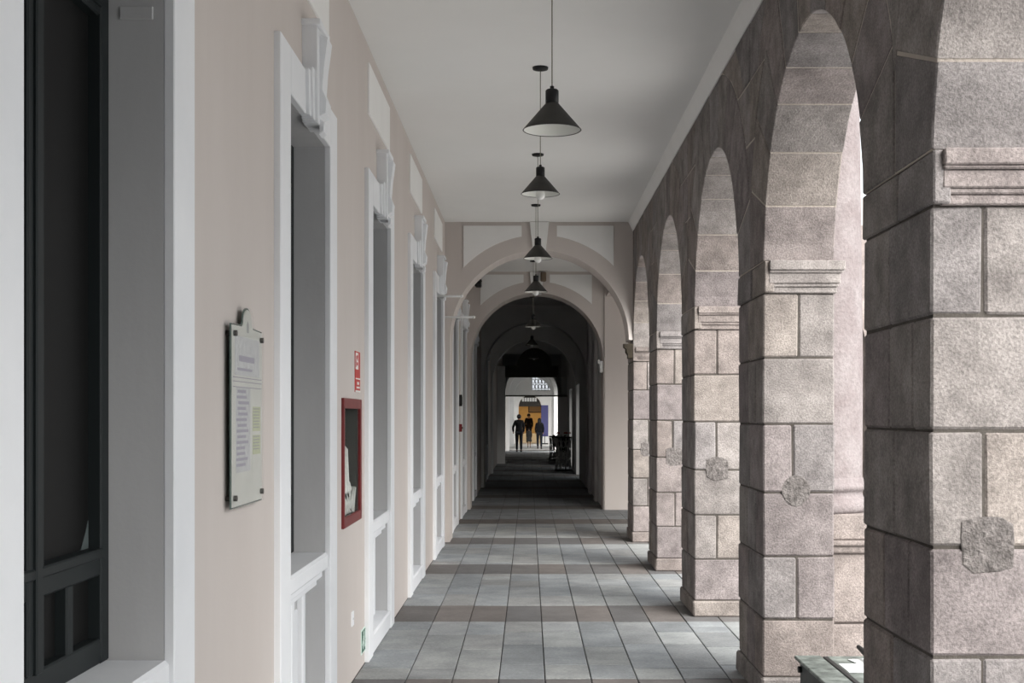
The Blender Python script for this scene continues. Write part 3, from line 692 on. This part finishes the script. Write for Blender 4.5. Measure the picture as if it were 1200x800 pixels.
o = build('black_strap', MB().tube([(1.80, 6.45, zt+.024), (1.80, 6.62, zt+.028), (1.79, 6.78, zt+.035), (1.775, 6.90, zt+.055)], [.02, .022, .018, .012], 8), 'black_iron'); tag(o, 'black umbrella-like rod lying on the marbled table', 'rod')

# ------------------------------------------------------------------ planters in the passage
def planter(x, y, h, label, fl_):
    r = empty('iron_planter', (x, y, 0)); tag(r, label, 'planter', None)
    R = .24
    b_ = MB()
    for k in range(10):
        a = 2*PI*k/10; ca, sa = math.cos(a), math.sin(a)
        b_.tube([(x+R*ca*q, y+R*sa*q, z) for z, q in ((.03, 1), (h*.25, .92), (h*.5, .8), (h*.75, .92), (h-.03, 1.02))], .016, 5)
        for zc_ in (h*.22, h*.5, h*.78):
            a2 = a+PI/10
            b_.tube([(x+R*.93*math.cos(a2+.22*math.cos(u*PI/4)), y+R*.93*math.sin(a2+.22*math.cos(u*PI/4)), zc_+h*.11*math.sin(u*PI/4)) for u in range(9)], .014, 5)
    build('lattice', b_, 'iron_light', r)
    for z in (.0, h-.04): build('ring', MB().lathe([(R-.03, z), (R+.02, z), (R+.02, z+.04), (R-.03, z+.04), (R-.03, z)], x, y, 20), 'black_iron', r)
    pt = build('pot', MB().lathe([(0, h*.55), (.10, h*.55), (.17, h-.02), (.17, h), (0, h-.01)], x, y, 16), 'black_iron', r)
    lf = MB()
    for k in range(40):
        a = random.uniform(0, 2*PI); l = random.uniform(.06, .15); u = Vector((math.cos(a), math.sin(a), random.uniform(0, .6))).normalized(); p = Vector((x, y, h-.02))+u*.08
        q = p+u*l; s_ = u.cross(Vector((0, 0, 1)))*.025; lf.add([p, (p+q)/2+s_, q, (p+q)/2-s_], [(0, 1, 2, 3)])
    build('foliage', lf, 'leaf', pt, kind='stuff')
    if fl_:
        for k in range(5):
            a = k*1.3; build('flower', MB().lathe([(0, h+.10), (.035, h+.09), (.04, h+.12), (0, h+.14)], x+.2*math.cos(a), y+.16*math.sin(a), 8), 'flower_red', r)
planter(1.03, 38.6, 1.02, 'ornate openwork iron planter with red flowers beyond the fourth arch', True)
planter(1.00, 47.8, .9, 'ornate dark iron planter farther along the passage, by the daylight', False)

# ------------------------------------------------------------------ people far down the passage
def skin_mesh(name, verts, edges, rad, m, parent, base, sub=2):
    me = bpy.data.meshes.new(name); b = Vector(base)
    me.from_pydata([tuple(Vector(v)-b) for v in verts], edges, []); me.materials.append(MATS[m])
    o = bpy.data.objects.new(name, me); COL.objects.link(o)
    s_ = o.modifiers.new('skin', 'SKIN'); me.skin_vertices or None
    if not me.skin_vertices:
        bm = bmesh.new(); bm.from_mesh(me); bm.verts.layers.skin.verify(); bm.to_mesh(me); bm.free()
    for i, r in enumerate(rad):
        sv = me.skin_vertices[0].data[i]; sv.radius = r if isinstance(r, tuple) else (r, r); sv.use_root = (i == 0)
    s_.use_smooth_shade = True
    d = o.modifiers.new('sub', 'SUBSURF'); d.levels = sub; d.render_levels = sub
    o.location = b-WL[parent.name]; o.parent = parent; WL[o.name] = b
    return o
def person(x, y, H, label, top, legs, step=.16, skirt=False, arm=.0, longhair=False, face=1):
    """standing or walking figure seen from behind; face=+1 looks along +y"""
    r = empty('person', (x, y, 0)); tag(r, label, 'person')
    k = H/1.72; f = face
    def p(a, b, c): return (x+a*k, y+b*k*f, c*k)
    hip = .93
    V = [p(0, 0, hip), p(0, 0, 1.10), p(0, -.01, 1.30), p(0, 0, 1.44), p(0, .01, 1.50), p(0, .02, 1.56), p(0, .025, 1.64),
         p(-.09, 0, .88), p(-.10, step*.5, .50), p(-.10, step*.75, .08), p(-.10, step*.75+.14, .04),
         p(.09, 0, .88), p(.10, -step*.4, .50), p(.10, -step*.85, .08), p(.10, -step*.85+.14, .04),
         p(-.16, 0, 1.41), p(-.225-arm, -.05, 1.13), p(-.21-arm, .10, .92), p(-.21-arm, .13, .83),
         p(.16, 0, 1.41), p(.225, .02, 1.13), p(.21, .12, .92), p(.21, .14, .83)]
    E = [(0, 1), (1, 2), (2, 3), (3, 4), (4, 5), (5, 6), (0, 7), (7, 8), (8, 9), (9, 10), (0, 11), (11, 12), (12, 13), (13, 14), (3, 15), (15, 16), (16, 17), (17, 18), (3, 19), (19, 20), (20, 21), (21, 22)]
    Rr = [(.15, .10), (.135, .095), (.155, .105), (.12, .075), .052, .085, .085, .08, .055, .038, .03, .08, .055, .038, .03, .05, .04, .03, .028, .05, .04, .03, .028]
    Rr = [(q[0]*k, q[1]*k) if isinstance(q, tuple) else q*k for q in Rr]
    skin_mesh('body', V, E, Rr, 'skin', r, (x, y, 0))
    ji = [0, 1, 2, 3, 15, 16, 17, 19, 20, 21]; mp = {a: b for b, a in enumerate(ji)}
    je = [(mp[a], mp[b]) for a, b in E if a in mp and b in mp]; nj = len(ji); je = je+[(0, nj)]
    skin_mesh('jacket', [V[q] for q in ji]+[p(0, 0, .78), p(0, .01, 1.49)], je+[(3, nj+1)], [(Rr[q][0]*1.25, Rr[q][1]*1.3) if isinstance(Rr[q], tuple) else Rr[q]*1.5 for q in ji]+[(.19*k, .13*k), .068*k], top, r, (x, y, .85*k))
    if skirt:
        build('skirt', MB().lathe([(.12*k, 1.02*k), (.19*k, .9*k), (.24*k, .6*k), (.27*k, .52*k), (.2*k, .55*k), (0, .9*k)], x, y, 18), legs, r)
    else:
        ti = [0, 7, 8, 9, 11, 12, 13]; mp = {a: b for b, a in enumerate(ti)}
        te = [(mp[a], mp[b]) for a, b in E if a in mp and b in mp]
        skin_mesh('trousers', [V[q] for q in ti], te, [(Rr[q][0]*1.08, Rr[q][1]*1.15) if isinstance(Rr[q], tuple) else Rr[q]*1.35 for q in ti], legs, r, (x, y, .05*k))
    hz = 1.635*k; hr = .105*k
    prof = [(0, hz+hr*1.05), (hr*.6, hz+hr*.85), (hr*.95, hz+hr*.35), (hr*1.0, hz-hr*.1), (hr*.9, hz-hr*.55), (hr*.6, hz-hr*.9)]
    if longhair: prof = prof[:4]+[(hr*1.05, hz-hr*1.2), (hr*1.05, hz-hr*2.6), (hr*.5, hz-hr*3.0)]
    build('hair', MB().lathe(prof, x, y-.005*k*f, 16), 'hair', r)
    for s_, q in ((-1, 9), (1, 13)):
        v = V[q]; build('shoe', MB().cbox(v[0]-.045*k, v[0]+.045*k, min(v[1]-.07*k*f, v[1]+.19*k*f), max(v[1]-.07*k*f, v[1]+.19*k*f), 0, .085*k, .025*k), 'shoe', r)
    return r
# ground at 59 m lies inside the roofed corridor
person(-.46, 58.6, 1.70, 'person in dark jacket and trousers walking away, arm held out', 'cloth_black', 'cloth_navy', arm=.05)
person(.0, 66.5, 1.02, 'small child in a grey coat between the two walking adults', 'cloth_grey', 'cloth_grey', skirt=True, step=.10)
person(.52, 64.0, 1.52, 'person with long dark hair and dark jacket walking away', 'cloth_black', 'cloth_jean', longhair=True)
person(-.02, 79.5, 1.78, 'person standing in the far doorway against the ochre wall', 'cloth_black', 'cloth_black', face=-1, step=.05)
